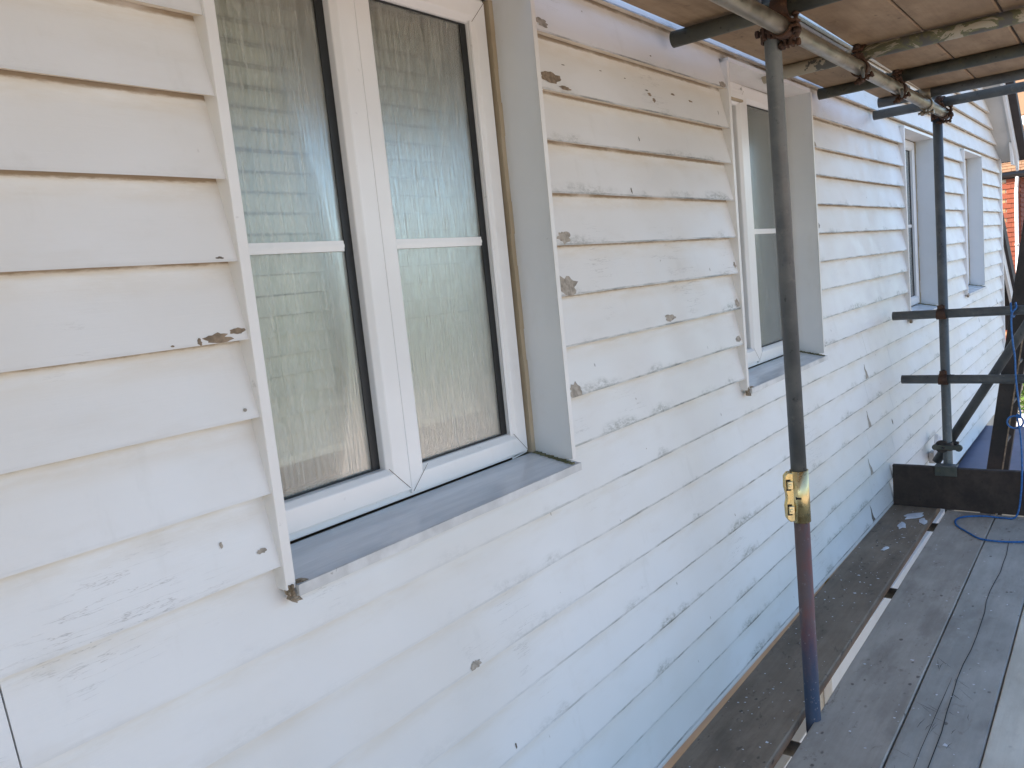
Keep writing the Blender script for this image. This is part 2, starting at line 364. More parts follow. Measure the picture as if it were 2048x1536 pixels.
# ------------------------------------------------------------------ the weatherboarded house
house = empty("weatherboarded_house", (4, .1, -2.74), "white weatherboarded house with four recessed windows and peeling paint", "house")
WIN = [(.763, 1.660), (2.806, 3.728), (5.468, 6.374), (7.566, 8.486)]      # outer edges of the trim boards
ZS, ZH = 1.035, 2.200
def verge_z(x): return 2.754-.635*(x-8.93)
SL = .219
edges_z = [2.238, 2.104, 1.968, 1.847, 1.718, 1.588, 1.460, 1.331, 1.200, 1.073, .939, .810, .680, .550, .420, .290, .160, .026]
up_ = [2.371, 2.505, 2.64, 2.775, 2.91, 3.045, 3.18, 3.315]
courses = sorted(edges_z+up_)
def patch_geo(x, v, wd, ht, z0):
    g = G(); n = 22; pts = []; sd_ = random.random()*50
    for i in range(n):
        a = 2*math.pi*i/n
        k = 1+.42*mnoise.noise(Vector((math.cos(a)*1.6+sd_, math.sin(a)*1.6, 0)))+.38*mnoise.noise(Vector((math.cos(a)*5+sd_, math.sin(a)*5, 3)))
        px = x+math.cos(a)*wd*.5*k; pv = v+math.sin(a)*ht*.5*k
        pv = min(max(pv, .0006), .126); pts.append((px, pv))
    P = [Vector((q[0], SL*q[1]-.0007, z0+q[1])) for q in pts]
    if ht > .07:
        L_, R_ = [], []; m = 9
        for i in range(m+1):
            t = i/m; wv = wd*(.10+.85*t**1.3)*(1+.35*mnoise.noise(Vector((t*4+sd_, 0, 1)))); cx = x+.012*mnoise.noise(Vector((t*3, sd_, 0)))
            pv = max(.0006, v+ht*(.5-t)); 
            L_.append((cx-wv*.5, pv)); R_.append((cx+wv*.5, pv))
        pts = L_+R_[::-1]; n = len(pts); P = [Vector((q[0], SL*q[1]-.0007, z0+q[1])) for q in pts]
        for i in range(m): g.face([P[i], P[i+1], P[n-2-i], P[n-1-i]])
        return g
    c = sum(P, Vector())/n
    for i in range(n): g.face([P[i], P[(i+1) % n], c])
    return g
PATCH = [(0.732, 1.594, 0.021, 0.008, 'd'), (0.707, 1.468, 0.043, 0.017, 'b'), (0.746, 1.476, 0.027, 0.01, 'b'), (0.676, 1.466, 0.008, 0.011, 'b'), (0.631, 1.465, 0.006, 0.003, 'b'), (0.739, 1.347, 0.008, 0.006, 'g'), (0.735, 1.108, 0.019, 0.008, 'g'), (0.668, 1.139, 0.005, 0.011, 'g'), (1.702, 2.129, 0.052, 0.024, 'g'), (1.722, 2.002, 0.085, 0.030, 'b'), (1.775, 1.982, 0.05, 0.012, 'b'), (2.775, 2.116, 0.06, 0.024, 'g'), (1.711, 1.611, 0.058, 0.03, 'g'), (1.709, 1.485, 0.081, 0.048, 'g'), (1.694, 1.351, 0.054, 0.035, 'g'), (1.702, 1.215, 0.059, 0.033, 'g'), (2.257, 1.351, 0.06, 0.021, 'g'), (2.785, 1.353, 0.03, 0.034, 'g'), (2.775, 1.224, 0.045, 0.025, 'g'), (2.79, 1.489, 0.02, 0.02, 'g'), (2.235, 2.034, 0.032, 0.009, 'd'), (2.246, 2.023, 0.019, 0.012, 'b'), (2.266, 2.008, 0.019, 0.015, 'b'), (1.796, 2.045, 0.023, 0.005, 'd'), (1.985, 2.057, 0.021, 0.005, 'd'), (2.116, 2.054, 0.018, 0.006, 'd'), (2.411, 2.043, 0.028, 0.006, 'b'), (2.532, 2.035, 0.03, 0.006, 'b'), (2.153, 1.885, 0.012, 0.02, 'd'), (2.076, 1.734, 0.02, 0.022, 'd'), (2.743, 2.019, 0.014, 0.022, 'd'), (2.261, 2.135, 0.019, 0.009, 'd'), (1.214, 0.688, 0.032, 0.022, 'g'), (1.32, 0.438, 0.014, 0.019, 'd'), (4.45, 0.855, 0.06, 0.075, 'g'), (4.46, 0.595, 0.06, 0.085, 'g'), (4.455, 0.335, 0.06, 0.085, 'g'), (4.451, 0.075, 0.05, 0.085, 'd'), (4.979, 0.475, 0.05, 0.046, 'd'), (3.776, 1.626, 0.03, 0.027, 'g'), (3.764, 1.984, 0.04, 0.022, 'g'), (9.298, 0.823, 0.07, 0.079, 'd'), (8.246, 0.751, 0.05, 0.044, 'd')]
# a scatter of small nicks besides the large bare patches
rn = random.Random(5)
for i in range(55):
    x = rn.uniform(.1, 7.5); z = rn.choice(edges_z)+rn.uniform(.01, .12)
    PATCH.append((x, z, rn.uniform(.002, .005), rn.uniform(.004, .011), rn.choice('dgg')))
boards = []
def weatherboard(x0, x1, z0, h, k, dv=0.):
    """one board: lower front edge at y=0, face leaning in towards the top"""
    g = G(); n = max(2, int((x1-x0)/.12)); xs = [x0+(x1-x0)*i/n for i in range(n+1)]
    notch = z0 < ZS < z0+h+.02
    if notch:
        xs = [q for q in xs if not any(l-.03 < q < r+.03 for l, r in WIN)]
        for (l, r) in WIN: xs += [q for q in (l+.0198, l+.0202, (l+r)/2, r+.0068, r+.0072) if x0 < q < x1]
        xs.sort(); n = len(xs)-1
    zt = h+.020; vs = .130/h
    def prof(x):
        e = .0016*mnoise.noise(Vector((x*1.3, k*7.1, 0)))+.0009*mnoise.noise(Vector((x*7, k*3.3, 5)))
        f = .0014*mnoise.noise(Vector((x*.9, k*5.7, 9)))
        cut = verge_z(x)
        zz = min(zt, max(.001, cut-z0))
        if notch and any(l+.020 < x < r+.007 for l, r in WIN): zz = ZS-.008-z0
        if dv: e = dv
        lo = min(e, zz-.001)
        return [Vector((x, f+SL*dv, z0+lo)), Vector((x, f+SL*zz, z0+zz)), Vector((x, f+SL*zz+.004, z0+zz)), Vector((x, f+.0278, z0+lo+.0062))], zz
    P = [prof(x) for x in xs]
    for i in range(n):
        (A, za), (B, zb) = P[i], P[i+1]
        u0_, u1_ = xs[i], xs[i+1]
        g.face([A[0], B[0], B[1], A[1]], 0, [(u0_, dv*vs), (u1_, dv*vs), (u1_, zb*vs), (u0_, za*vs)])
        g.face([A[1], B[1], B[2], A[2]], 0, [(u0_, .14)]*4)
        g.face([A[2], B[2], B[3], A[3]], 1); g.face([A[3], B[3], B[0], A[0]], 1)
    g.face(P[0][0], 0, [(x0, .06)]*4); g.face(list(reversed(P[-1][0])), 0, [(x1, .06)]*4)
    o = g.obj("weatherboard", [m_board, m_under], house)
    boards.append((o, x0, x1, z0, h))
    return o
XR = 9.725
for k, z0 in enumerate(courses):
    i = courses.index(z0); h = (courses[i+1]-z0) if i+1 < len(courses) else .135
    spans = [(-2.5, XR)]
    if z0 > ZS+.01 and z0 < 2.2:
        spans = []; a = -2.5
        for (l, r) in WIN: spans.append((a, l)); a = r
        spans.append((a, XR))
    elif abs(z0-.939) < .001:           # the course under the sills: notched round the sills by them standing proud
        pass
    for (a, b) in spans:
        if z0 > verge_z(b):            # gable slope trims the right-hand end
            b = min(b, 8.93+(2.754-z0)/.635)
        if b-a < .05: continue
        joints = []
        if abs(z0-.939) < .001: joints = [.337]
        if z0 < 1.0:
            j = 4.455 if int(round((.94-z0)/.13)) % 2 == 0 else 4.97
            joints.append(j+.004*(k % 3))
            if k % 2: joints.append(9.0)
            if abs(z0-.81) < .001: joints = [joints[0], 9.2]
        elif a < 3 < b and z0 > 2.2: joints = [3.75]
        cuts = [a]+[j for j in sorted(joints) if a+.1 < j < b-.1]+[b]
        for q in range(len(cuts)-1):
            weatherboard(cuts[q]+(.0012 if q else 0), cuts[q+1]-(.0012 if q < len(cuts)-2 else 0), z0, h, k)
for (l, r) in WIN: weatherboard(l+.0005, r-.0005, 2.104, .134, 3, ZH+.0145-2.104)
for (zx, hh) in ((-.108, .134), (-.242, .134)):
    weatherboard(5.3, XR, zx, hh, int(abs(zx)*100))
for (x, z, wd, ht, ty) in PATCH:
    if ty == 'd' and ht < .07: wd, ht = (wd*.35, ht*.7) if ht > wd*.7 else (wd*.65, ht*.45)
    for (o, x0, x1, z0, h) in boards:
        if x0-.02 < x < x1+.02 and z0 <= z < z0+h-.004:
            x = min(max(x, x0+wd*.5), x1-wd*.5)
            v = z-z0
            pg = patch_geo(x, v, wd, ht, z0)
            pg.obj("bare_patch" if ty in 'gb' and wd > .015 else "paint_nick", {'g': m_bare_g, 'b': m_bare_b, 'd': m_nick}[ty], o)
            if ty == 'b' and wd > .04:
                patch_geo(x+wd*.12, min(v+.002, .12), wd*.4, ht*.55, z0)
            break
g = G(); g.prism([(.0005, .024), (.0005, .012), (.004, .001), (.012, -.007), (.024, -.011), (.040, -.010), (.040, .020)], 0, -2.5, 5.28); g.obj("foot_moulding", m_trim, house)
# sheathing wall behind the boards, with the window openings left open
g = G(); zt = 3.3
xs = [-2.5]; 
for l, r in WIN: xs += [l+.006, r-.004]
xs.append(9.70)
for i in range(0, len(xs), 2): g.box((xs[i], .042, ZS), (xs[i+1], .20, ZH+.01))
g.box((-2.5, .042, -.26), (9.70, .20, ZS-.001)); g.box((-2.5, .042, ZH+.011), (9.0, .20, 2.70))
g.prism([(-2.5, 2.701), (9.0, 2.701), (3.3, 6.3), (-2.5, 2.9)], 1, .042, .20)
g.obj("wall", m_render, house)
g = G(); g.box((-2.5, .10, -2.74), (9.70, .22, -.261)); g.obj("lower_wall", m_render, house)
g = G(); g.box((9.7, .04, -2.74), (9.72, 5.2, 2.28)); g.box((-2.52, .04, -2.74), (-2.5, 5.2, 2.7)); g.box((-2.5, 5.2, -2.74), (9.7, 5.3, 2.3)); g.obj("side_wall", m_render, house)
g = G()      # plastered room behind the windows
g.box((-2.4, 1.9, .2), (9.6, 2.0, 2.6)); g.box((-2.4, .201, 2.5), (9.6, 1.9, 2.6)); g.box((-2.4, .201, .1), (9.6, 1.9, .2))
for x in (-2.4, 2.2, 4.8, 7.0, 9.6): g.box((x-.03, .201, .2), (x+.03, 1.9, 2.5))
g.obj("room_lining", m_room, house)
# corner board and gable verge
g = G(); g.box((9.727, -.006, -.26), (9.775, .05, 2.292)); g.obj("corner_board", m_trim, house)
g = G(); L0, L1 = 3.0, 9.78
g.prism([(L0, verge_z(L0)), (L1, verge_z(L1)), (L1, verge_z(L1)+.012), (L0, verge_z(L0)+.012)], 1, -.128, .04); g.obj("verge_soffit", m_soffit, house)
g = G(); g.prism([(L0, verge_z(L0)-.03), (9.66, verge_z(9.66)-.03), (9.80, 2.11), (9.84, 2.13), (9.87, 2.25), (L0, verge_z(L0)+.16)], 1, -.150, -.128); g.obj("bargeboard", m_trim, house)
g = G(); g.prism([(9.50, verge_z(9.5)-.012), (9.78, verge_z(9.78)-.012), (9.84, 2.17), (9.60, 2.17)], 1, -.127, -.105); g.obj("eaves_end_block", m_trim, house)
g = G(); g.prism([(L0, verge_z(L0)+.10), (9.93, verge_z(9.93)+.10), (9.95, verge_z(9.95)+.20), (L0, verge_z(L0)+.21)], 1, -.215, 5.3); g.obj("roof", m_slate, house)
g = G(); g.prism([(L0, verge_z(L0)+.21), (-2.9, 2.9), (-2.9, 2.8), (L0, verge_z(L0)+.10)], 1, -.215, 5.3); g.obj("roof", m_slate, house)
# lean-to roof on the far side of the corner
def vz2(x): return 1.555-.745*(x-10.044)
g = G(); g.prism([(9.78, vz2(9.78)-.33), (11.3, vz2(11.3)-.33), (11.3, vz2(11.3)-.16), (9.78, vz2(9.78)-.16)], 1, .03, .06); g.obj("side_bargeboard", m_trim, house)
g = G(); g.prism([(9.78, vz2(9.78)-.16), (11.5, vz2(11.5)-.16), (11.5, vz2(11.5)+.02), (9.78, vz2(9.78)+.02)], 1, .00, 3.0); g.obj("side_roof", m_slate, house)
g = G(); g.prism([(9.78, -2.74), (10.9, -2.74), (10.9, .1), (9.78, .85)], 1, .16, 3.0); g.obj("side_wall", m_render, house)

def mk_window(l, r, textured, first):
    """window part (outer frame) + sub-parts; l, r are the outer edges of the trim boards"""
    il, ir = l+.020, r-.016
    yf = .12
    g = G()
    fl, fr_ = il+.004, ir-.020
    mx0, mx1 = il+.3445, il+.437        # mullion
    g.box((fl, yf, ZS+.030), (fl+.05, yf+.06, ZH-.002)); g.box((fr_-.062, yf, ZS+.030), (fr_, yf+.06, ZH-.002))
    g.box((fl+.05, yf, ZS+.030), (fr_-.062, yf+.06, ZS+.088)); g.box((fl+.05, yf, ZH-.062), (fr_-.062, yf+.06, ZH-.002))
    g.box((mx0+.045, yf, ZS+.088), (mx1-.012, yf+.06, ZH-.062))
    W = g.obj("window", m_upvc, house, .004)
    # opening sash on the left, standing proud of the frame
    g = G(); a0, a1, b0, b1 = fl+.012, mx0+.055, ZS+.050, ZH-.03; t_ = .058; ys = yf-.016
    def frame(g, a0, a1, b0, b1, t_, y0, y1, ch=.012):
        O = [(a0, b0), (a1, b0), (a1, b1), (a0, b1)]; I = [(a0+t_, b0+t_), (a1-t_, b0+t_), (a1-t_, b1-t_), (a0+t_, b1-t_)]
        I2 = [(a0+t_-ch, b0+t_-ch), (a1-t_+ch, b0+t_-ch), (a1-t_+ch, b1-t_+ch), (a0+t_-ch, b1-t_+ch)]
        gp = .0006
        for i in range(4):
            j = (i+1) % 4
            P = lambda q, y: (q[0], y, q[1])
            g.face([P(O[i], y0), P(O[j], y0), P(I2[j], y0), P(I2[i], y0)])
            g.face([P(I2[i], y0), P(I2[j], y0), P(I[j], y0+ch), P(I[i], y0+ch)])
            g.face([P(I[i], y0+ch), P(I[j], y0+ch), P(I[j], y1), P(I[i], y1)])
            g.face([P(O[j], y0), P(O[i], y0), P(O[i], y1), P(O[j], y1)])
    frame(g, a0, a1, b0, b1, t_, ys, yf+.046); g.obj("sash", m_upvc, W, .002)
    gl0, gl1, gz0, gz1 = a0+t_, a1-t_, b0+t_, b1-t_
    # fixed light on the right with its glazing bead
    g = G(); c0, c1, d0_, d1 = mx1-.030, fr_-.008, ZS+.038, ZH-.012; t2 = .054
    frame(g, c0, c1, d0_, d1, t2, yf-.008, yf+.045, .014); g.obj("fixed_light_frame", m_upvc, W, .002)
    h0, h1, k0, k1 = c0+t2, c1-t2, d0_+t2, d1-t2
    # mitre joints: thin scored lines
    for (xa, za, xb, zb, yy) in ((gl1-.002, gz0+.002, a1-.004, b0+.004, ys), (h0+.002, k0, c0+.004, d0_+.004, yf-.008), (h1, k1, c1, d1, yf-.008), (gl1, gz1, a1, b1, ys), (h1, k0, c1-.003, d0_+.003, yf-.008)):
        d = Vector((xb-xa, 0, zb-za)).normalized(); n_ = Vector((-d.z, 0, d.x))*.0007
        A, B = Vector((xa, yy-.0006, za)), Vector((xb, yy-.0006, zb))
        g = G(); g.face([A-n_, B-n_, B+n_, A+n_]); g.obj("mitre_joint", m_nick, W)
    for (p0, p1, q0, q1) in ((gl0, gl1, gz0, gz1), (h0, h1, k0, k1)):
        yg = yf+.016
        g = G(); g.box((p0, yg, q0), (p1, yg+.004, q1)); g.obj("pane", m_glass if textured else m_glass2, W)
        # black spacer bars round the sealed unit and the dark rebate behind
        g = G(); s_ = .010; sr = .042
        g.box((p0, yg+.010, q0), (p0+s_, yg+.030, q1)); g.box((p1-sr, yg+.008, q0), (p1, yg+.040, q1))
        g.box((p0+s_, yg+.010, q0), (p1-sr, yg+.030, q0+s_)); g.box((p0+s_, yg+.010, q1-s_), (p1-sr, yg+.030, q1)); g.obj("spacer_bar", m_black, W)
        g = G(); zb_ = 1.617
        g.box((p0+.003, yg-.0045, zb_-.0105), (p1-.024, yg-.0012, zb_+.0105)); g.box((p0+.003, yg-.0062, zb_-.0035), (p1-.024, yg-.0046, zb_+.0035)); g.obj("glazing_bar", m_upvc, W)
        g = G()
        for (A, B) in (((p0, yg-.003, q0), (p1, yg-.0005, q0+.004)), ((p1-.021, yg-.003, q0+.004), (p1, yg-.0005, q1)), ((p0, yg-.003, q1-.004), (p1-.021, yg-.0005, q1)), ((p0, yg-.003, q0+.004), (p0+.003, yg-.0005, q1-.004))): g.box(A, B)
        g.obj("gasket", m_black, W)
    # timber surround
    g = G(); g.box((l, -.006, ZS-.006), (il, .118, ZH)); g.obj("reveal_board", m_trim, W, .0015)
    g = G(); g.box((ir+.003, -.005, ZS+.012), (r, .136, ZH)); R = g.obj("reveal_board", m_reveal, W, .0015)
    g = G(); g.box((ir+.001, -.0065, ZS+.012), (r+.001, -.0049, ZH)); g.obj("reveal_edge", m_trim, W)
    g = G(); g.box((il, -.004, ZH-.0015), (ir+.003, .118, ZH+.014)); g.obj("head_board", m_trim, W)
    g = G(); g.box((fr_+.002, .126, ZS+.03), (fr_+.007, .16, ZH-.002), 0); g.obj("frame_gap", m_black, W)
    g = G()
    for i in range(14):
        z0_ = ZS+.028+i*(ZH-ZS-.03)/14; z1_ = z0_+(ZH-ZS-.03)/14
        e = .0012*math.sin(i*2.3+l)
        g.box((fr_+.0075, .110+e, z0_), (ir+.0028, .131+e, z1_))
    g.obj("sealant_bead", m_seal, W)
    # sill with a worn front lip
    g = G(); x0, x1 = l+.021, r+.008
    g.prism([(-.012, ZS-.001), (.119, ZS+.026), (.119, ZS-.006), (-.012, ZS-.006)], 0, x0, x1); S = g.obj("sill", m_sill, W)
    n = 40; g = G(); pv = None
    for i in range(n+1):
        x = x0+(x1-x0)*i/n; e = .0012*mnoise.noise(Vector((x*9, l, 0)))
        q = [Vector((x, -.0155, ZS-.0005+e*.5)), Vector((x, -.0122, ZS+.0005)), Vector((x, -.0122, ZS-.021+e)), Vector((x, -.0155, ZS-.020+e))]
        if pv:
            for a in range(4):
                b = (a+1) % 4; g.face([pv[a], q[a], q[b], pv[b]])
        else: g.face(q)
        pv = q
    g.face(list(reversed(pv))); g.obj("sill_lip", m_silledge, S)
    g = G(); g.box((x0-.003, -.0155, ZS-.020), (x0, .02, ZS-.001)); g.obj("sill_end", m_silledge, S)
    g = G()
    for i in range(10):
        y0_ = -.010+i*.0126; g.box((ir-.006-.002*(i % 2), y0_, ZS+.001+.0026*i), (ir+.004, y0_+.0126, ZS+.005+.0026*i+.0006*(i % 3)))
    g.obj("sealant_bead", m_moss, W)
    # crumbling caulk at the left horn of the sill
    for (cx_, cz_, sx, sz) in ((x0-.014, ZS-.006, .006, .011), (x0-.009, ZS-.021, .008, .008), (x0-.001, ZS-.026, .006, .004), (x0+.010, ZS+.001, .011, .0035)):
        g = G(); K = 9
        for i in range(K):
            for j in range(3):
                pass
        top = [Vector((cx_+sx*math.cos(2*math.pi*i/K)*(.8+.4*random.random()), -.004-.010*random.random(), cz_+sz*math.sin(2*math.pi*i/K)*(.5+.8*random.random()))) for i in range(K)]
        bot = [Vector((q.x, .004, q.z)) for q in top]; ctr = Vector((cx_, -.009, cz_))
        for i in range(K):
            j = (i+1) % K; g.face([top[i], top[j], ctr]); g.face([top[j], top[i], bot[i], bot[j]])
        g.obj("caulk_lump", m_caulk, W)
    return W
for i, (l, r) in enumerate(WIN):
    W = mk_window(l, r, i == 0, i == 0)
    if i == 1:
        g = G(); g.box((l+.10, .088, 2.128), (l+.385, .104, 2.147)); g.obj("trickle_vent", m_upvc, W, .002)
        g = G(); g.box((l+.105, .092, 2.120), (l+.38, .104, 2.1278)); g.obj("vent_slot", m_seal, W)
# lower storey joinery glimpsed through the gap between the boards
g = G(); g.box((3.78, .055, -.78), (6.9, .099, -.56)); g.obj("fascia", m_upvc, house, .004)
def low_window(x0, x1, z0, z1):
    g = G()
    g.box((x0, .06, z0), (x0+.06, .099, z1)); g.box((x1-.06, .06, z0), (x1, .099, z1)); g.box((x0+.06, .06, z0), (x1-.06, .099, z0+.06)); g.box((x0+.06, .06, z1-.06), (x1-.06, .099, z1))
    xm = (x0+x1)/2; g.box((xm-.03, .06, z0+.06), (xm+.03, .099, z1-.06))
    f = g.obj("window", m_upvc, house, .003)
    g = G(); g.box((x0+.06, .085, z0+.06), (xm-.03, .09, z1-.06)); g.obj("pane", m_glassd, f)
    g = G(); g.box((xm+.03, .085, z0+.06), (x1-.06, .09, z1-.06)); g.obj("pane", m_glassd, f)
low_window(2.75, 3.60, -2.0, -.66); low_window(4.3, 5.4, -2.0, -.80)
g = G(); g.box((3.22, .03, -.70), (3.50, .099, -.60)); B = g.obj("wall_bracket", m_upvc, house, .004)
g = G(); g.box((3.36, .026, -.66), (3.46, .032, -.635)); g.obj("slot", m_black, B)
g = G(); g.prism([(6.75, -.33), (8.47, -.262), (8.47, -.30), (6.75, -.37)], 1, -1.25, .03); g.obj("bay_roof", m_lead, house)
g = G(); g.box((6.8, -1.2, -2.74), (8.42, .09, -.38)); g.obj("bay_wall", m_render, house)

# ------------------------------------------------------------------ blinds
bl = empty("venetian_blind", (1.2, .20, 1.2), "cream venetian blind half hidden behind the rain-textured glass of the nearest window", "blind")
nsl = 24; pitch_ = .040
g0 = G(); 
for i in range(6):
    pass
prof = [(-.026, -.0190), (-.012, -.0095), (0, 0), (.010, .0105), (.016, .0190)]
def slat_geo():
    g = G()
    for i in range(4):
        (ya, za), (yb, zb) = prof[i], prof[i+1]
        g.face([(-.42, ya*.5, za), (.42, ya*.5, za), (.42, yb*.5, zb), (-.42, yb*.5, zb)], smooth=True)
        g.face([(-.42, ya*.5+.0012, za), (-.42, yb*.5+.0012, zb), (.42, yb*.5+.0012, zb), (.42, ya*.5+.0012, za)], smooth=True)
    return g.mesh("slat", m_slat)
sm_ = slat_geo()
for i in range(nsl):
    o = bpy.data.objects.new("slat", sm_); COL.objects.link(o); o.parent = bl
    o.location = (.008, 0, .03+i*pitch_); o.rotation_euler = (.0, .004*math.sin(i*1.7), 0)
g = G(); g.box((.79, .185, 1.195), (1.635, .215, 1.212)); g.obj("bottom_rail", m_slat, bl)
g = G(); 
for x in (.95, 1.45): g.cyl((x, .184, 1.2), (x, .184, 2.19), .0012, 6)
g.obj("ladder_cord", m_slat, bl)
g = G(); g.box((.74, .205, .95), (1.68, .36, 1.085)); g.obj("window_board", m_brownwood, house)
for i in (1, 2, 3):
    l, r = WIN[i]
    e = empty("roller_blind", ((l+r)/2, .25, 1.1), ["", "grey-green roller blind drawn down behind the second window, by the near scaffold upright", "grey roller blind drawn behind the third window, left of the far scaffold upright", "grey roller blind drawn behind the last window before the house corner"][i], "blind", "roller blinds drawn behind the windows")
    g = G(); g.box((l+.03, .25, 1.06), (r-.03, .252, 2.16)); g.obj("fabric", m_room, e)
    g = G(); g.cyl((l+.03, .262, 2.17), (r-.03, .262, 2.17), .018, 12); g.obj("roller", m_upvc, e)
    g = G(); g.box((l+.03, .245, 1.05), (r-.03, .257, 1.0599)); g.obj("hem_bar", m_upvc, e)
# ------------------------------------------------------------------ wall light
e = empty("wall_light", (5.92, 0, .1), "small white wall light tilted on the boards behind the far upright", "wall light")
g = G(); Mx = Matrix.Translation((5.88, -.055, .125)) @ Matrix.Rotation(.35, 4, 'Y'); g.box((-.055, -.012, -.075), (.055, .012, .075), 0, Mx); g.obj("lamp_head", m_upvc, e, .004)
g = G(); Mx = Matrix.Translation((5.92, -.02, .05)); g.box((-.04, -.02, -.045), (.04, .022, .03), 0, Mx); g.obj("bracket", m_soffit, e, .004)

# ------------------------------------------------------------------ scaffold (its line runs very slightly skew to the wall)
SK = .0115
def S(x, y, z): return Vector((x, y+SK*(x-2.43), z))
RT = .02415
tubes = {}
def tube(name, p0, p1, mat, label, group, cat="scaffold tube"):
    p0, p1 = Vector(p0), Vector(p1); c = p0
    g = G(); g.tube(p0-c, p1-c, RT, mi=0, mi_in=1)
    o = g.obj(name, [mat, m_dark], None, 0, c); return tag(o, label, cat, group)
GU, GT, GG = "upright scaffold standards", "scaffold transoms under the upper boards", "end guard rails"
tube("scaffold_standard", S(2.452, -.300, .775), S(2.405, -.300, 4.2), m_steel, "grey upright tube above the brass-coloured sleeve, in front of the second window", GU)
tube("scaffold_standard", S(2.452, -.300, .770), S(2.478, -.300, -2.74), m_oldtube, "rusty red and blue upright tube going down between the deck boards below the sleeve", GU)
tube("scaffold_standard", S(4.93, -.309, -2.74), S(4.955, -.309, 2.33), m_steel, "grey upright tube at the far end beside the dark toe board", GU)
ZL = 2.145
tube("scaffold_ledger", S(-2.6, -.350, 2.112), S(4.945, -.350, 2.160), m_zinc, "shiny worn ledger tube running along under the upper boards", None)
def tz(x): return 2.192+.0064*(x-2.0)
for (x, y0, mat, lab) in ((2.374, -.015, m_dull, "grey transom tube ending just left of the near upright's top"),
                          (3.212, .006, m_splat, "transom tube splattered with cream paint, ending behind the near upright"),
                          (3.835, -.020, m_dull, "grey-green transom tube, third along under the upper boards"),
                          (4.43, -.135, m_steel, "dark transom tube under the far ends of the upper boards"),
                          (4.80, -.025, m_steel, "dark tube just below the last transom, above the far upright")):
    z = tz(x) if x < 4.7 else 2.205
    tube("scaffold_transom", S(x, y0, z), S(x+.02, -2.4, z), mat, lab, GT)
tube("guard_rail", S(4.882, -.064, 1.104), S(4.882, -2.3, 1.104), m_steel, "upper guard rail tube across the far end of the deck, tied with blue rope", GG, "guard rail")
tube("guard_rail", S(4.882, -.098, .742), S(4.882, -2.3, .742), m_steel, "lower guard rail tube across the far end of the deck", GG, "guard rail")
b0 = Vector((5.0, -.235, .285)); b1 = Vector((5.0, -.636, .969)); db = (b1-b0).normalized()
tube("scaffold_brace", b0-db*.05, b0+db*2.6, m_steel, "diagonal brace tube rising from the foot of the far upright", None, "brace")
for (x, y0, cap, lab) in ((2.36, -.02, 0, "lower transom tube beside the near upright under the deck"), (3.73, .032, 1, "yellow-capped transom tube under the inner deck board, nearer one"), (4.73, .022, 1, "yellow-capped transom tube under the inner deck board at the toe board")):
    o = tube("deck_transom", S(x, y0, -.064), S(x, -2.4, -.064), m_steel, lab, "transoms under the deck")
    if cap:
        g = G(); q = S(x, y0, -.064); g.cyl(q+Vector((0, -.035, 0)), q+Vector((0, .006, 0)), RT+.003, 18); g.cyl(q+Vector((0, .006, 0)), q+Vector((0, .010, 0)), RT+.003, 18, r1=RT-.003)
        g.obj("end_cap", m_yellow if cap == 1 else m_wpipe, o)
tube("deck_ledger", S(-2.6, -.345, -.115), S(5.0, -.345, -.115), m_steel, "ledger tube under the deck boards", None)

# couplers ----------------------------------------------------------
def band(c, ax, lug, mat, parent, width=.048):
    ax, lug = Vector(ax).normalized(), Vector(lug).normalized(); s_ = ax.cross(lug)
    g = G(); n = 22; ri, ro = RT+.0005, RT+.0065; h = width/2
    A = [math.radians(18)+i*(math.radians(324))/n for i in range(n+1)]
    P = lambda t, r, k: c+(lug*math.cos(t)+s_*math.sin(t))*r+ax*k
    for i in range(n):
        t0, t1 = A[i], A[i+1]
        hw0 = h*(1-.25*abs(math.cos(t0/2))**4); hw1 = h*(1-.25*abs(math.cos(t1/2))**4)
        g.face([P(t0, ro, -hw0), P(t1, ro, -hw1), P(t1, ro, hw1), P(t0, ro, hw0)], smooth=True)
        g.face([P(t0, ri, hw0), P(t1, ri, hw1), P(t1, ri, -hw1), P(t0, ri, -hw0)], smooth=True)
        g.face([P(t0, ri, -hw0), P(t1, ri, -hw1), P(t1, ro, -hw1), P(t0, ro, -hw0)]); g.face([P(t0, ro, hw0), P(t1, ro, hw1), P(t1, ri, hw1), P(t0, ri, hw0)])
    for sg in (1, -1):                      # lugs
        R = Matrix((lug, s_, ax)).transposed().to_4x4(); R.translation = c
        g.box((RT-.002, sg*.0075-.0035, -h*.72), (RT+.022, sg*.0075+.0035, h*.72), 0, R)
    return g.obj("clamp_band", mat, parent, .0012)
def bolt(c, ax, lug, mat, parent, ln=.062):
    ax, lug = Vector(ax).normalized(), Vector(lug).normalized(); s_ = ax.cross(lug)
    q = c+lug*(RT+.014)
    g = G(); g.cyl(q-s_*ln*.42, q+s_*ln*.62, .0062, 10); g.cyl(q-s_*ln*.50, q-s_*ln*.36, .011, 8); b = g.obj("bolt", mat, parent)
    g = G(); g.cyl(q+s_*ln*.20, q+s_*ln*.42, .0125, 6); g.cyl(q+s_*ln*.42, q+s_*ln*.47, .0085, 10); g.obj("nut", mat, b)
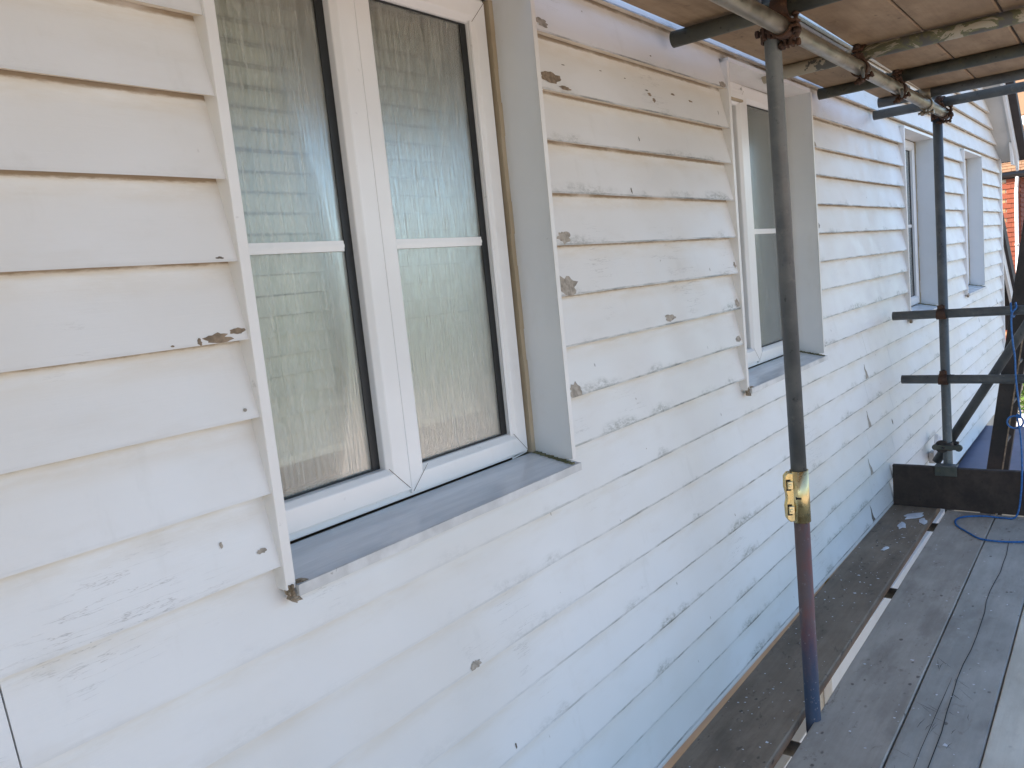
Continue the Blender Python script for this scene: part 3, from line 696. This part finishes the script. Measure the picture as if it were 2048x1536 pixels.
def coupler(p, axA, lugA, q, axB, lugB, mat, label, name="scaffold_coupler"):
    """p, q: points on the two tube centre lines that the coupler joins"""
    p, q = Vector(p), Vector(q); e = empty(name, (p+q)/2, label, "coupler", "scaffold couplers")
    band(p, axA, lugA, mat, e); band(q, axB, lugB, mat, e)
    bolt(p, axA, lugA, mat, e); bolt(q, axB, lugB, mat, e)
    d = (q-p); g = G(); c = (p+q)/2; dd = d.normalized(); a = dd.orthogonal().normalized(); b_ = dd.cross(a)
    R = Matrix((a, b_, dd)).transposed().to_4x4(); R.translation = c
    g.box((-.017, -.017, -.006), (.017, .017, .006), 0, R); g.obj("body", mat, e, .003)
    return e
X, Y, Z_ = Vector((1, 0, 0)), Vector((0, 1, 0)), Vector((0, 0, 1))
zl = lambda x: 2.112+.00636*(x+2.6)
coupler(S(2.425, -.300, zl(2.42)), Z_, -X, S(2.425, -.350, zl(2.42)), X, -Z_, m_rust, "rusty coupler fixing the near upright to the shiny ledger")
coupler(S(2.374, -.350, tz(2.374)), Y, Z_*.3+X, S(2.374, -.350, zl(2.374)), X, -Y, m_rust, "rusty coupler between the ledger and the transom by the near upright")
def flap(p, mat, parent):
    g = G(); pts = [p+Vector((-.012, -.012, -RT-.008)), p+Vector((-.05, -.020, -RT-.012)), p+Vector((-.085, -.03, -RT-.006)), p+Vector((-.115, -.034, -RT+.004))]
    g.sweep(pts, .0058, 8); g.obj("flap", mat, parent)
c3 = coupler(S(3.215, -.350, tz(3.21)), Y, -X, S(3.215, -.350, zl(3.21)), X, -Z_-Y*.35, m_rust, "rusty coupler with a hooked flap, midway along the ledger"); flap(S(3.215, -.350, zl(3.21)), m_dull, c3)
c4 = coupler(S(3.84, -.350, tz(3.84)), Y, -X, S(3.84, -.350, zl(3.84)), X, -Z_-Y*.35, m_rust, "greenish brown coupler with a hooked flap, farther along the ledger"); flap(S(3.84, -.350, zl(3.84)), m_dull, c4)
coupler(S(4.435, -.350, tz(4.43)), Y, -Z_-Y*.1+X*.4, S(4.435, -.350, zl(4.43)), X, -Z_, m_zinc, "pale galvanised coupler under the last transom")
coupler(S(4.947, -.309, zl(4.9)), Z_, -X-Y*.3, S(4.91, -.350, zl(4.9)), X, -Z_, m_rust, "rusty coupler at the far upright's top and the ledger's end")
coupler(S(4.80, -.350, 2.205), Y, -X, S(4.86, -.350, zl(4.86)), X, -Y, m_rust, "rust-brown coupler on the lowest far tube above the ledger's end")
coupler(S(4.935, -.309, 1.104), Z_, -Y, S(4.882, -.309, 1.104), Y, Z_, m_rust, "dark coupler holding the upper guard rail to the far upright")
coupler(S(4.932, -.309, .742), Z_, -Y, S(4.882, -.309, .742), Y, Z_, m_rust, "dark coupler holding the lower guard rail to the far upright")
e = coupler(S(4.930, -.309, .355), Z_, Y*.4-X*.3, b0+db*.08, db, -Y-Z_*.1, m_blackst, "swivel coupler joining the brace to the far upright's foot")
g = G(); q = S(4.90, -.29, .355); g.cyl(q+Vector((.002, .004, 0)), q+Vector((.012, .004, 0)), .036, 20); g.obj("swivel_plate", m_blackst, e)
g = G(); g.box((4.880, -.345, .343), (4.895, -.228, .367)); g.cyl((4.876, -.345, .355), (4.897, -.345, .355), .019, 14); g.cyl((4.876, -.228, .355), (4.897, -.228, .355), .016, 14); g.obj("strap", m_dull, e, .002)
# golden sleeve coupler -----------------------------------------------
sv = empty("sleeve_coupler", S(2.452, -.300, .755), "bright brass-coloured sleeve coupler with two bolts on the near upright", "coupler")
base = S(2.452, -.300, .755)
lg = Vector((-.56, .83, 0)).normalized(); pn = Vector((0, 0, 1)).cross(lg)
g = G(); n = 30; ri, ro = RT+.0008, RT+.0042; H = .083
A = [math.radians(24)+i*math.radians(312)/n for i in range(n+1)]
P = lambda t, r, k: base+(lg*math.cos(t)+pn*math.sin(t))*r+Vector((0, 0, k))
for i in range(n):
    t0, t1 = A[i], A[i+1]
    for (ra, fl_) in ((ro, 0), (ri, 1)):
        f = [P(t0, ra, -H), P(t1, ra, -H), P(t1, ra, H), P(t0, ra, H)]; g.face(f if not fl_ else f[::-1], smooth=True)
    for k in (-H, H): g.face([P(t0, ri, k), P(t1, ri, k), P(t1, ro, k), P(t0, ro, k)])
g.obj("sleeve_shell", m_gold, sv)
R = Matrix((lg, pn, Vector((0, 0, 1)))).transposed().to_4x4(); R.translation = base
for sg in (1, -1):
    g = G()
    prof_ = [(RT-.004, -.078), (RT+.012, -.081), (RT+.023, -.070), (RT+.025, -.03), (RT+.020, -.008), (RT+.020, .008), (RT+.025, .03), (RT+.024, .068), (RT+.013, .080), (RT-.004, .078)]
    lo = [R @ Vector((a, sg*.004, b)) for a, b in prof_]; hi = [R @ Vector((a, sg*.013*(1 if 0 < i < 9 else 1.2), b)) for i, (a, b) in enumerate(prof_)]
    g.face(lo); g.face(hi[::-1])
    for i in range(len(lo)):
        j = (i+1) % len(lo); g.face([lo[j], lo[i], hi[i], hi[j]])
    g.obj("lug_plate", m_gold, sv, .003)
for kz in (.040, -.040):
    g = G(); cc = R @ Vector((RT+.010, 0, kz)); g.cyl(cc-pn*.024, cc+pn*.024, .006, 10)
    g.box((RT+.0005, .013, kz-.013), (RT+.018, .021, kz+.013), 0, R); g.box((RT+.0005, -.023, kz-.013), (RT+.018, -.013, kz+.013), 0, R)
    bo = g.obj("bolt", m_gold, sv, .0025)
    g = G(); g.box((RT+.000, -.0142, kz-.018), (RT+.0205, -.0128, kz+.018), 0, R); g.box((RT+.000, .0126, kz-.018), (RT+.0205, .0142, kz+.018), 0, R); g.obj("slot_recess", m_dark, sv)
g = G(); vc = Vector((-.985, -.17, 0)); t = math.atan2(vc.dot(pn), vc.dot(lg)); cpt = P(t, ro+.0004, -.002); tg = (P(t+.05, ro, 0)-P(t-.05, ro, 0)).normalized()
for (a0, a1, h0) in ((-.006, .008, .003), (-.009, -.006, .0045)):
    g.face([cpt+tg*a0+Vector((0, 0, -h0)), cpt+tg*a1+Vector((0, 0, -h0)), cpt+tg*a1+Vector((0, 0, h0)), cpt+tg*a0+Vector((0, 0, h0))])
g.obj("stamped_slot", m_dark, sv)

# ------------------------------------------------------------------ scaffold boards
def plank(name, x0, x1, y0, y1, zb, zt, mat, label, group, seg=.16, cat="scaffold board"):
    n = max(4, int((x1-x0)/seg)); g = G(); pv = None; sd_ = random.random()*99
    for i in range(n+1):
        x = x0+(x1-x0)*i/n
        e0 = .0022*mnoise.noise(Vector((x*3, sd_, 0)))+.001*mnoise.noise(Vector((x*14, sd_, 2))); e1 = .0022*mnoise.noise(Vector((x*3, sd_, 7)))+.001*mnoise.noise(Vector((x*14, sd_, 9))); ez = .002*mnoise.noise(Vector((x*.8, sd_, 4)))
        c = .004
        q = [S(x, y0+e0+c, zb+ez), S(x, y0+e0, zb+ez+c), S(x, y0+e0, zt+ez-c), S(x, y0+e0+c, zt+ez), S(x, y1+e1-c, zt+ez), S(x, y1+e1, zt+ez-c), S(x, y1+e1, zb+ez+c), S(x, y1+e1-c, zb+ez)]
        if pv:
            for a in range(8):
                b = (a+1) % 8; g.face([pv[a], q[a], q[b], pv[b]])
        else: g.face(q[::-1])
        pv = q
    g.face(pv)
    o = g.obj(name, mat); return tag(o, label, cat, group)
GD, GU2 = "boards of the working deck", "boards of the deck overhead"
pin = plank("scaffold_board", .9, 4.96, -.258, -.012, -.039, 0., m_pl_brown, "brown stained deck board next to the wall, inside the near upright", GD)
pgr = plank("scaffold_board", .9, 4.86, -.545, -.307, -.039, .001, m_pl_grey, "grey mottled deck board just outside the near upright", GD)
ppl = plank("scaffold_board", .9, 4.86, -.776, -.549, -.039, -.001, m_pl_pale, "pale grey deck board with a long split and knife scratches", GD)
plank("scaffold_board", .9, 4.86, -1.012, -.781, -.039, .001, m_pl_blur, "deck board with a bright blur put into its colour, fourth from the wall", GD)
plank("scaffold_board", .9, 4.86, -1.25, -1.018, -.039, 0., m_pl_blur, "pale deck board fifth from the wall at the frame's corner", GD)
plank("scaffold_board", -2.9, .88, -1.25, -.307, -.039, 0., m_pl_grey, "wide grey deck staging under the photographer", GD)
plank("scaffold_board", -2.9, .88, -.258, -.012, -.039, 0., m_pl_brown, "brown deck board next to the wall under the nearest window", GD)
# splits, scratches
def strip(pts, wd, z, parent, name, mat):
    g = G()
    for i in range(len(pts)-1):
        a, b = Vector((*pts[i], z)), Vector((*pts[i+1], z)); d = (b-a).normalized(); n_ = Vector((-d.y, d.x, 0))
        w0 = wd*(.25 if i == 0 else 1); w1 = wd*(.25 if i == len(pts)-2 else 1)
        g.face([a-n_*w0, b-n_*w1, b+n_*w1, a+n_*w0])
    return g.obj(name, mat, parent)
rr = random.Random(3)
yy = lambda x, y: y+SK*(x-2.43)
strip([(1.0+.12*i, yy(1.0+.12*i, -.655+.006*math.sin(i*.9)+.003*rr.uniform(-1, 1))) for i in range(30)], .0014, .0022, ppl, "split", m_crack)
strip([(1.0+.12*i, yy(1.0+.12*i, -.628+.004*math.sin(i*.6+1)+.002*rr.uniform(-1, 1))) for i in range(17)], .0009, .0022, ppl, "split", m_crack)
for i in range(30):
    x = rr.uniform(2.2, 3.0); y = rr.uniform(-.72, -.57); a = rr.uniform(-.25, .25)+(.0 if rr.random() < .6 else .9); L = rr.uniform(.02, .085)
    strip([(x, yy(x, y)), (x+L*.5*math.cos(a), yy(x, y)+L*.5*math.sin(a)+.002), (x+L*math.cos(a), yy(x, y)+L*math.sin(a))], rr.uniform(.0004, .0009), .0021, ppl, "scratch", m_crack)
# overhead deck
ZB = lambda x: 2.2175+.0064*(x-2.0)
def top_plank(x0, x1, y0, y1, label, dz=0.):
    plank("scaffold_board", x0, x1, y0, y1, ZB(3.0)+dz, ZB(3.0)+.039+dz, m_pl_top, label, GU2)
top_plank(.3, 4.0, -.268, -.046, "overhead board nearest the wall, ending at the third transom")
top_plank(-3.2, .28, -.268, -.046, "overhead board nearest the wall above the nearest window")
top_plank(-3.2, 4.50, -.555, -.328, "overhead board just outside the ledger", .004)
top_plank(4.02, 4.47, -.272, -.14, "short narrow overhead board by the wall at the far end", .004)
top_plank(-3.2, 4.50, -.787, -.561, "overhead board second outside the ledger", .003)
top_plank(-3.2, 4.52, -1.018, -.793, "overhead board third outside the ledger", .005)
top_plank(-3.2, 4.50, -1.25, -1.024, "overhead board fourth outside the ledger, at the frame's top right corner", .003)
top_plank(-3.2, 4.50, -1.485, -1.256, "outermost overhead board above the photographer", .004)
# toe board across the far end
g = G(); n = 10; pv = None
for i in range(n+1):
    y = -.002-1.5*i/n; e = .002*math.sin(i*1.9)
    q = [Vector((4.876, y, .002)), Vector((4.913, y, .002)), Vector((4.913, y, .236+e)), Vector((4.909, y, .240+e)), Vector((4.880, y, .240+e)), Vector((4.876, y, .236+e))]
    if pv:
        for a in range(6): b = (a+1) % 6; g.face([pv[a], q[a], q[b], pv[b]])
    else: g.face(q[::-1])
    pv = q
g.face(pv); tag(g.obj("toe_board", m_pl_dark), "dark brown board on edge across the far end of the deck", "toe board")
e = empty("toe_board_clip", (4.89, -.28, .24), "dark steel clip over the toe board at the far upright's foot", "clip")
g = G(); g.box((4.866, -.335, .195), (4.8755, -.225, .246)); g.obj("front_plate", m_dull, e, .002)
g = G(); g.box((4.866, -.335, .2461), (4.925, -.225, .254)); g.obj("top_plate", m_steel, e, .002)
# ladder stile / dark pole leaning beyond the toe board
e = empty("ladder", (5.6, -.5, -2.7), "dark ladder leaning up beyond the far guard rails", "ladder")
def leaning(p0, p1, wx, wy):
    p0, p1 = Vector(p0), Vector(p1); d = (p1-p0).normalized(); a = Vector((1, 0, 0)); a = (a-d*a.dot(d)).normalized(); b = d.cross(a)
    R = Matrix((a, b, d)).transposed().to_4x4(); R.translation = p0
    g = G(); g.box((-wx/2, -wy/2, 0), (wx/2, wy/2, (p1-p0).length), 0, R); return g
q0, q1 = Vector((5.6, -.435, .15)), Vector((5.6, -.592, 1.22)); dd = (q1-q0)/1.07
def LP(z, dx=0., dy=0.): return q0+dd*(z-.15)+Vector((dx, dy, 0))
leaning(LP(-2.74), LP(2.05), .07, .082).obj("stile", m_blackst, e, .004)
leaning(LP(-2.74, .38, -.03), LP(2.05, .38, -.03), .07, .03).obj("stile", m_blackst, e, .004)
for i in range(19):
    z = -2.55+i*.25; g = G(); g.cyl(LP(z, .03, -.015), LP(z, .37, -.02), .014, 10); g.obj("rung", m_blackst, e)
g = leaning(LP(-.6, -.036, -.044), LP(1.9, -.036, -.044), .004, .008); g.obj("worn_edge", m_bare_b, e)
# blue rope
g = G(); pts = []
for i in range(14):                      # turn round the upper guard rail
    a = i*2*math.pi/9; pts.append(Vector((4.882+math.cos(a)*.034, -.600-.0025*i, 1.132-.0+math.sin(a)*.036-.026)))
hang = [(4.848, -.612, 1.085), (4.842, -.612, 1.0), (4.846, -.617, .92), (4.848, -.623, .86), (4.850, -.624, .78), (4.846, -.629, .70), (4.848, -.636, .62), (4.852, -.642, .56)]
pts += [Vector(q) for q in hang]
for i in range(1, 15):
    a = math.pi*.1+i*2*math.pi/12; pts.append(Vector((4.852+.006*i*.3, -.614-.036*math.cos(a)-.002, .515+.034*math.sin(a))))
pts += [Vector(q) for q in [(4.85, -.640, .45), (4.845, -.645, .30), (4.83, -.64, .14), (4.80, -.62, .02), (4.79, -.56, .007), (4.795, -.487, .007), (4.77, -.415, .007), (4.735, -.372, .007), (4.68, -.355, .007), (4.615, -.364, .007), (4.56, -.39, .007), (4.515, -.423, .007), (4.46, -.463, .007), (4.413, -.505, .007), (4.40, -.569, .007), (4.42, -.66, .007), (4.5, -.8, .007)]]
# smooth the path
def cr(P, n=5):
    out = []
    for i in range(len(P)-1):
        a, b, c, d = P[max(i-1, 0)], P[i], P[i+1], P[min(i+2, len(P)-1)]
        for k in range(n):
            t = k/n; out.append(.5*((2*b)+(c-a)*t+(2*a-5*b+4*c-d)*t*t+(3*b-a-3*c+d)*t**3))
    return out+[P[-1]]
g.sweep(cr(pts), .0048, 8); tag(g.obj("rope", m_blue), "blue rope knotted on the guard rail, hanging in a loop to the deck", "rope")
# paint debris on the deck
def flake(x, y, L, Wd, z, label):
    n = 12; g = G(); a0 = random.uniform(-.4, .4); top = []
    for i in range(n):
        a = 2*math.pi*i/n; k = .6+.7*random.random()
        px, py = math.cos(a)*L*.5*k, math.sin(a)*Wd*.5*k
        top.append(Vector((px*math.cos(a0)-py*math.sin(a0), px*math.sin(a0)+py*math.cos(a0), .002+.003*random.random())))
    c = Vector((0, 0, .006))
    for i in range(n):
        j = (i+1) % n; g.face([top[i], top[j], c]); b0_, b1_ = Vector((top[i].x, top[i].y, .0003)), Vector((top[j].x, top[j].y, .0003)); g.face([top[j], top[i], b0_, b1_])
    o = g.obj("paint_flake", m_flake, None, 0, Vector((x, y, z))); return tag(o, label, "paint flake", "large paint flakes on the inner deck board")
flake(4.70, -.150, .16, .075, .002, "largest curled white paint flake, just in front of the toe board"); flake(4.62, -.205, .10, .04, .002, "long white paint flake beside the largest one near the toe board")
flake(4.51, -.125, .11, .05, .002, "white paint flake a little nearer than the two by the toe board"); flake(4.12, -.13, .055, .025, .002, "small lone paint flake on the brown board before the toe board")
g = G(); rf = random.Random(11)
for i in range(300):
    x = 1.6+3.2*rf.random()**.8; y = rf.uniform(-.252, -.02) if rf.random() < .6 else rf.uniform(-.77, -.31); y = yy(x, y)
    L = rf.uniform(.0015, .0055)*(2.0 if rf.random() < .07 else 1); a = rf.random()*6.28; z = .0032
    pts_ = [Vector((x+L*math.cos(a+t)*rf.uniform(.4, 1.2), y+L*math.sin(a+t)*rf.uniform(.4, 1.2), z+.0012*rf.random())) for t in (0, 1.5, 3., 4.6)]
    g.face(pts_)
tag(g.obj("paint_crumbs", m_flake), "tiny white paint crumbs scattered over the deck boards", "paint crumbs", None, "stuff")

# ------------------------------------------------------------------ neighbouring brick house beyond the corner
nb = empty("brick_house", (22, 3, -2.74), "sunlit red tile-hung and brick house beyond the corner", "house")
NX = 20.0; YC = .868; ZE = 2.62
g = G(); g.box((NX+.03, YC+.02, -2.74), (NX+8, 8, ZE)); g.obj("wall", m_mortar, nb)
def small_box(wy, hz, th):
    g = G(); P = [(-th, -wy/2, 0), (-th, wy/2, 0), (-th*.35, wy/2, hz), (-th*.35, -wy/2, hz)]; Q = [(0, p[1], p[2]) for p in P]
    g.face(P); g.face(Q[::-1])
    for i in range(4): j = (i+1) % 4; g.face([P[j], P[i], Q[i], Q[j]])
    return g
tile_me = small_box(.163, .118, .028).mesh("hung_tile", m_hung)
half_me = small_box(.08, .118, .028).mesh("hung_tile", m_hung)
row = 0; z = -1.2
while z < ZE-.1:
    off = (row % 2)*.083
    for k in range(2):
        yc = YC+.003+.083-off+k*.166
        if k == 0 and off: 
            o = bpy.data.objects.new("hung_tile", half_me); yc = YC+.042
            COL.objects.link(o); o.parent = nb; o.location = Vector((NX+.03, yc, z))-nb.location
            yc += .125
        else: o = None
        if yc > 1.13: continue
        o = bpy.data.objects.new("hung_tile", tile_me); COL.objects.link(o); o.parent = nb
        o.location = Vector((NX+.03-.003*random.random(), yc, z))-nb.location; o.rotation_euler = (random.uniform(-.012, .012), 0, 0)
    row += 1; z += .1
ret_me = G(); 
g = G()                                   # the shaded return elevation, tile-hung too
for rI in range(40):
    z = -1.2+rI*.1
    if z > ZE-.1: break
    g.face([(NX+.02, YC-.010, z), (NX+8, YC-.010, z), (NX+8, YC+.012, z+.118), (NX+.02, YC+.012, z+.118)])
    g.face([(NX+.02, YC-.010, z), (NX+.02, YC+.019, z), (NX+8, YC+.019, z), (NX+8, YC-.010, z)])
tag(g.obj("return_tiling", m_hung, nb), None, None, None, "stuff")
bme = G(); bme.box((-.012, -.105, 0), (.0, .105, .065)); bme = bme.mesh("brick", m_brick)
bhf = G(); bhf.box((-.012, -.05, 0), (.0, .05, .065)); bhf = bhf.mesh("brick", m_brick)
for rI in range(46):
    z = -.9+rI*.075
    if z > ZE-.1: break
    ys = [(1.245, 0), (1.465, 0)] if rI % 2 == 0 else [(1.190, 1), (1.355, 0)]
    for (yb, half) in ys:
        o = bpy.data.objects.new("brick", bhf if half else bme); COL.objects.link(o); o.parent = nb
        o.location = Vector((NX+.03-.002*random.random(), yb, z))-nb.location
g = G(); g.cyl((NX-.05, .9, ZE+.06), (NX-.05, 7, ZE+.06), .062, 14); g.cyl((NX-.05, .6, ZE+.06), (NX-.05, .9, ZE+.06), .062, 14); g.box((NX-.02, .6, ZE-.02), (NX+.01, 7, ZE+.1)); g.obj("gutter", m_gutter, nb)
g = G(); g.sweep(cr([Vector(q) for q in ((NX-.05, .915, ZE+.02), (NX-.05, .915, ZE-.06), (NX-.03, .925, ZE-.14), (NX+.0, .933, ZE-.22), (NX-.05, .935, ZE-.30))], 6), .034, 12); dp = g.obj("swan_neck", m_wpipe, nb)
g = G(); g.cyl((NX-.06, .935, ZE-.28), (NX-.06, .945, -2.6), .034, 14); pp = g.obj("downpipe", m_wpipe, nb)
for z in (1.2, -.2):
    g = G(); g.cyl((NX-.06, .937, z), (NX-.06, .937, z+.05), .042, 14); g.obj("pipe_clip", m_soffit, pp)
# tiled roof slope
rt_me = small_box(.161, .135, .034).mesh("roof_tile", m_rooft)
sl_ = math.radians(38)
for rI in range(22):
    for k in range(8):
        yc = .60+k*.166+.083*(rI % 2)
        o = bpy.data.objects.new("roof_tile", rt_me); COL.objects.link(o); o.parent = nb
        o.location = Vector((NX-.06+rI*.1*math.cos(sl_), yc, ZE+.10+rI*.1*math.sin(sl_)))-nb.location
        o.rotation_euler = (random.uniform(-.01, .01), math.pi/2-sl_-.05, 0)
g = G(); g.prism([(NX-.05, ZE+.085), (NX+4.5, ZE+.085+4.55*math.tan(sl_)), (NX+4.5, ZE+.0), (NX-.0, ZE+.0)], 1, .52, 8); g.obj("roof", m_rooft, nb)
g = G(); g.prism([(NX+1.25, ZE+1.17), (NX+1.5, ZE+1.38), (NX+1.5, ZE+1.36), (NX+1.25, ZE+1.15)], 1, .60, 1.02); g.obj("roof_flashing", m_wpipe, nb)

# shrub
sh = empty("shrub", (18.2, .25, -2.74), "sunlit green shrub beside the brick house beyond the scaffold end", "shrub")
g = G()
for a in range(5):
    t = a*1.25; g.sweep([(18.2, .25, -2.74), (18.2+.12*math.cos(t), .25+.12*math.sin(t), -2.2), (18.2+.35*math.cos(t), .25+.35*math.sin(t), -1.4), (18.2+.45*math.cos(t), .25+.45*math.sin(t), -.9)], .018, 6)
g.obj("stems", m_bark, sh)
g = G(); rl = random.Random(2)
for i in range(2600):
    while True:
        q = Vector((rl.uniform(-1, 1), rl.uniform(-1, 1), rl.uniform(-1, 1)))
        if .35 < q.length < 1 and mnoise.noise(q*2.3) > -.22: break
    c = Vector((18.2+q.x*.75, .25+q.y*.8, -1.45+q.z*1.05)); a = Vector((rl.uniform(-1, 1), rl.uniform(-1, 1), rl.uniform(-.3, 1))).normalized()
    b = a.orthogonal().normalized()*.028; d = a.cross(b).normalized()*.055
    g.face([c-d, c+b, c+d, c-b])
tag(g.obj("crown", m_leaf, sh), None, None, None, "stuff")
# low garden wall catching the sun
e = tag((lambda g: (g.box((16.5, -6, -2.74), (16.7, .8, -1.75)), g.obj("garden_wall", m_wpipe))[1])(G()), "low pale rendered garden wall in front of the shrub", "wall")
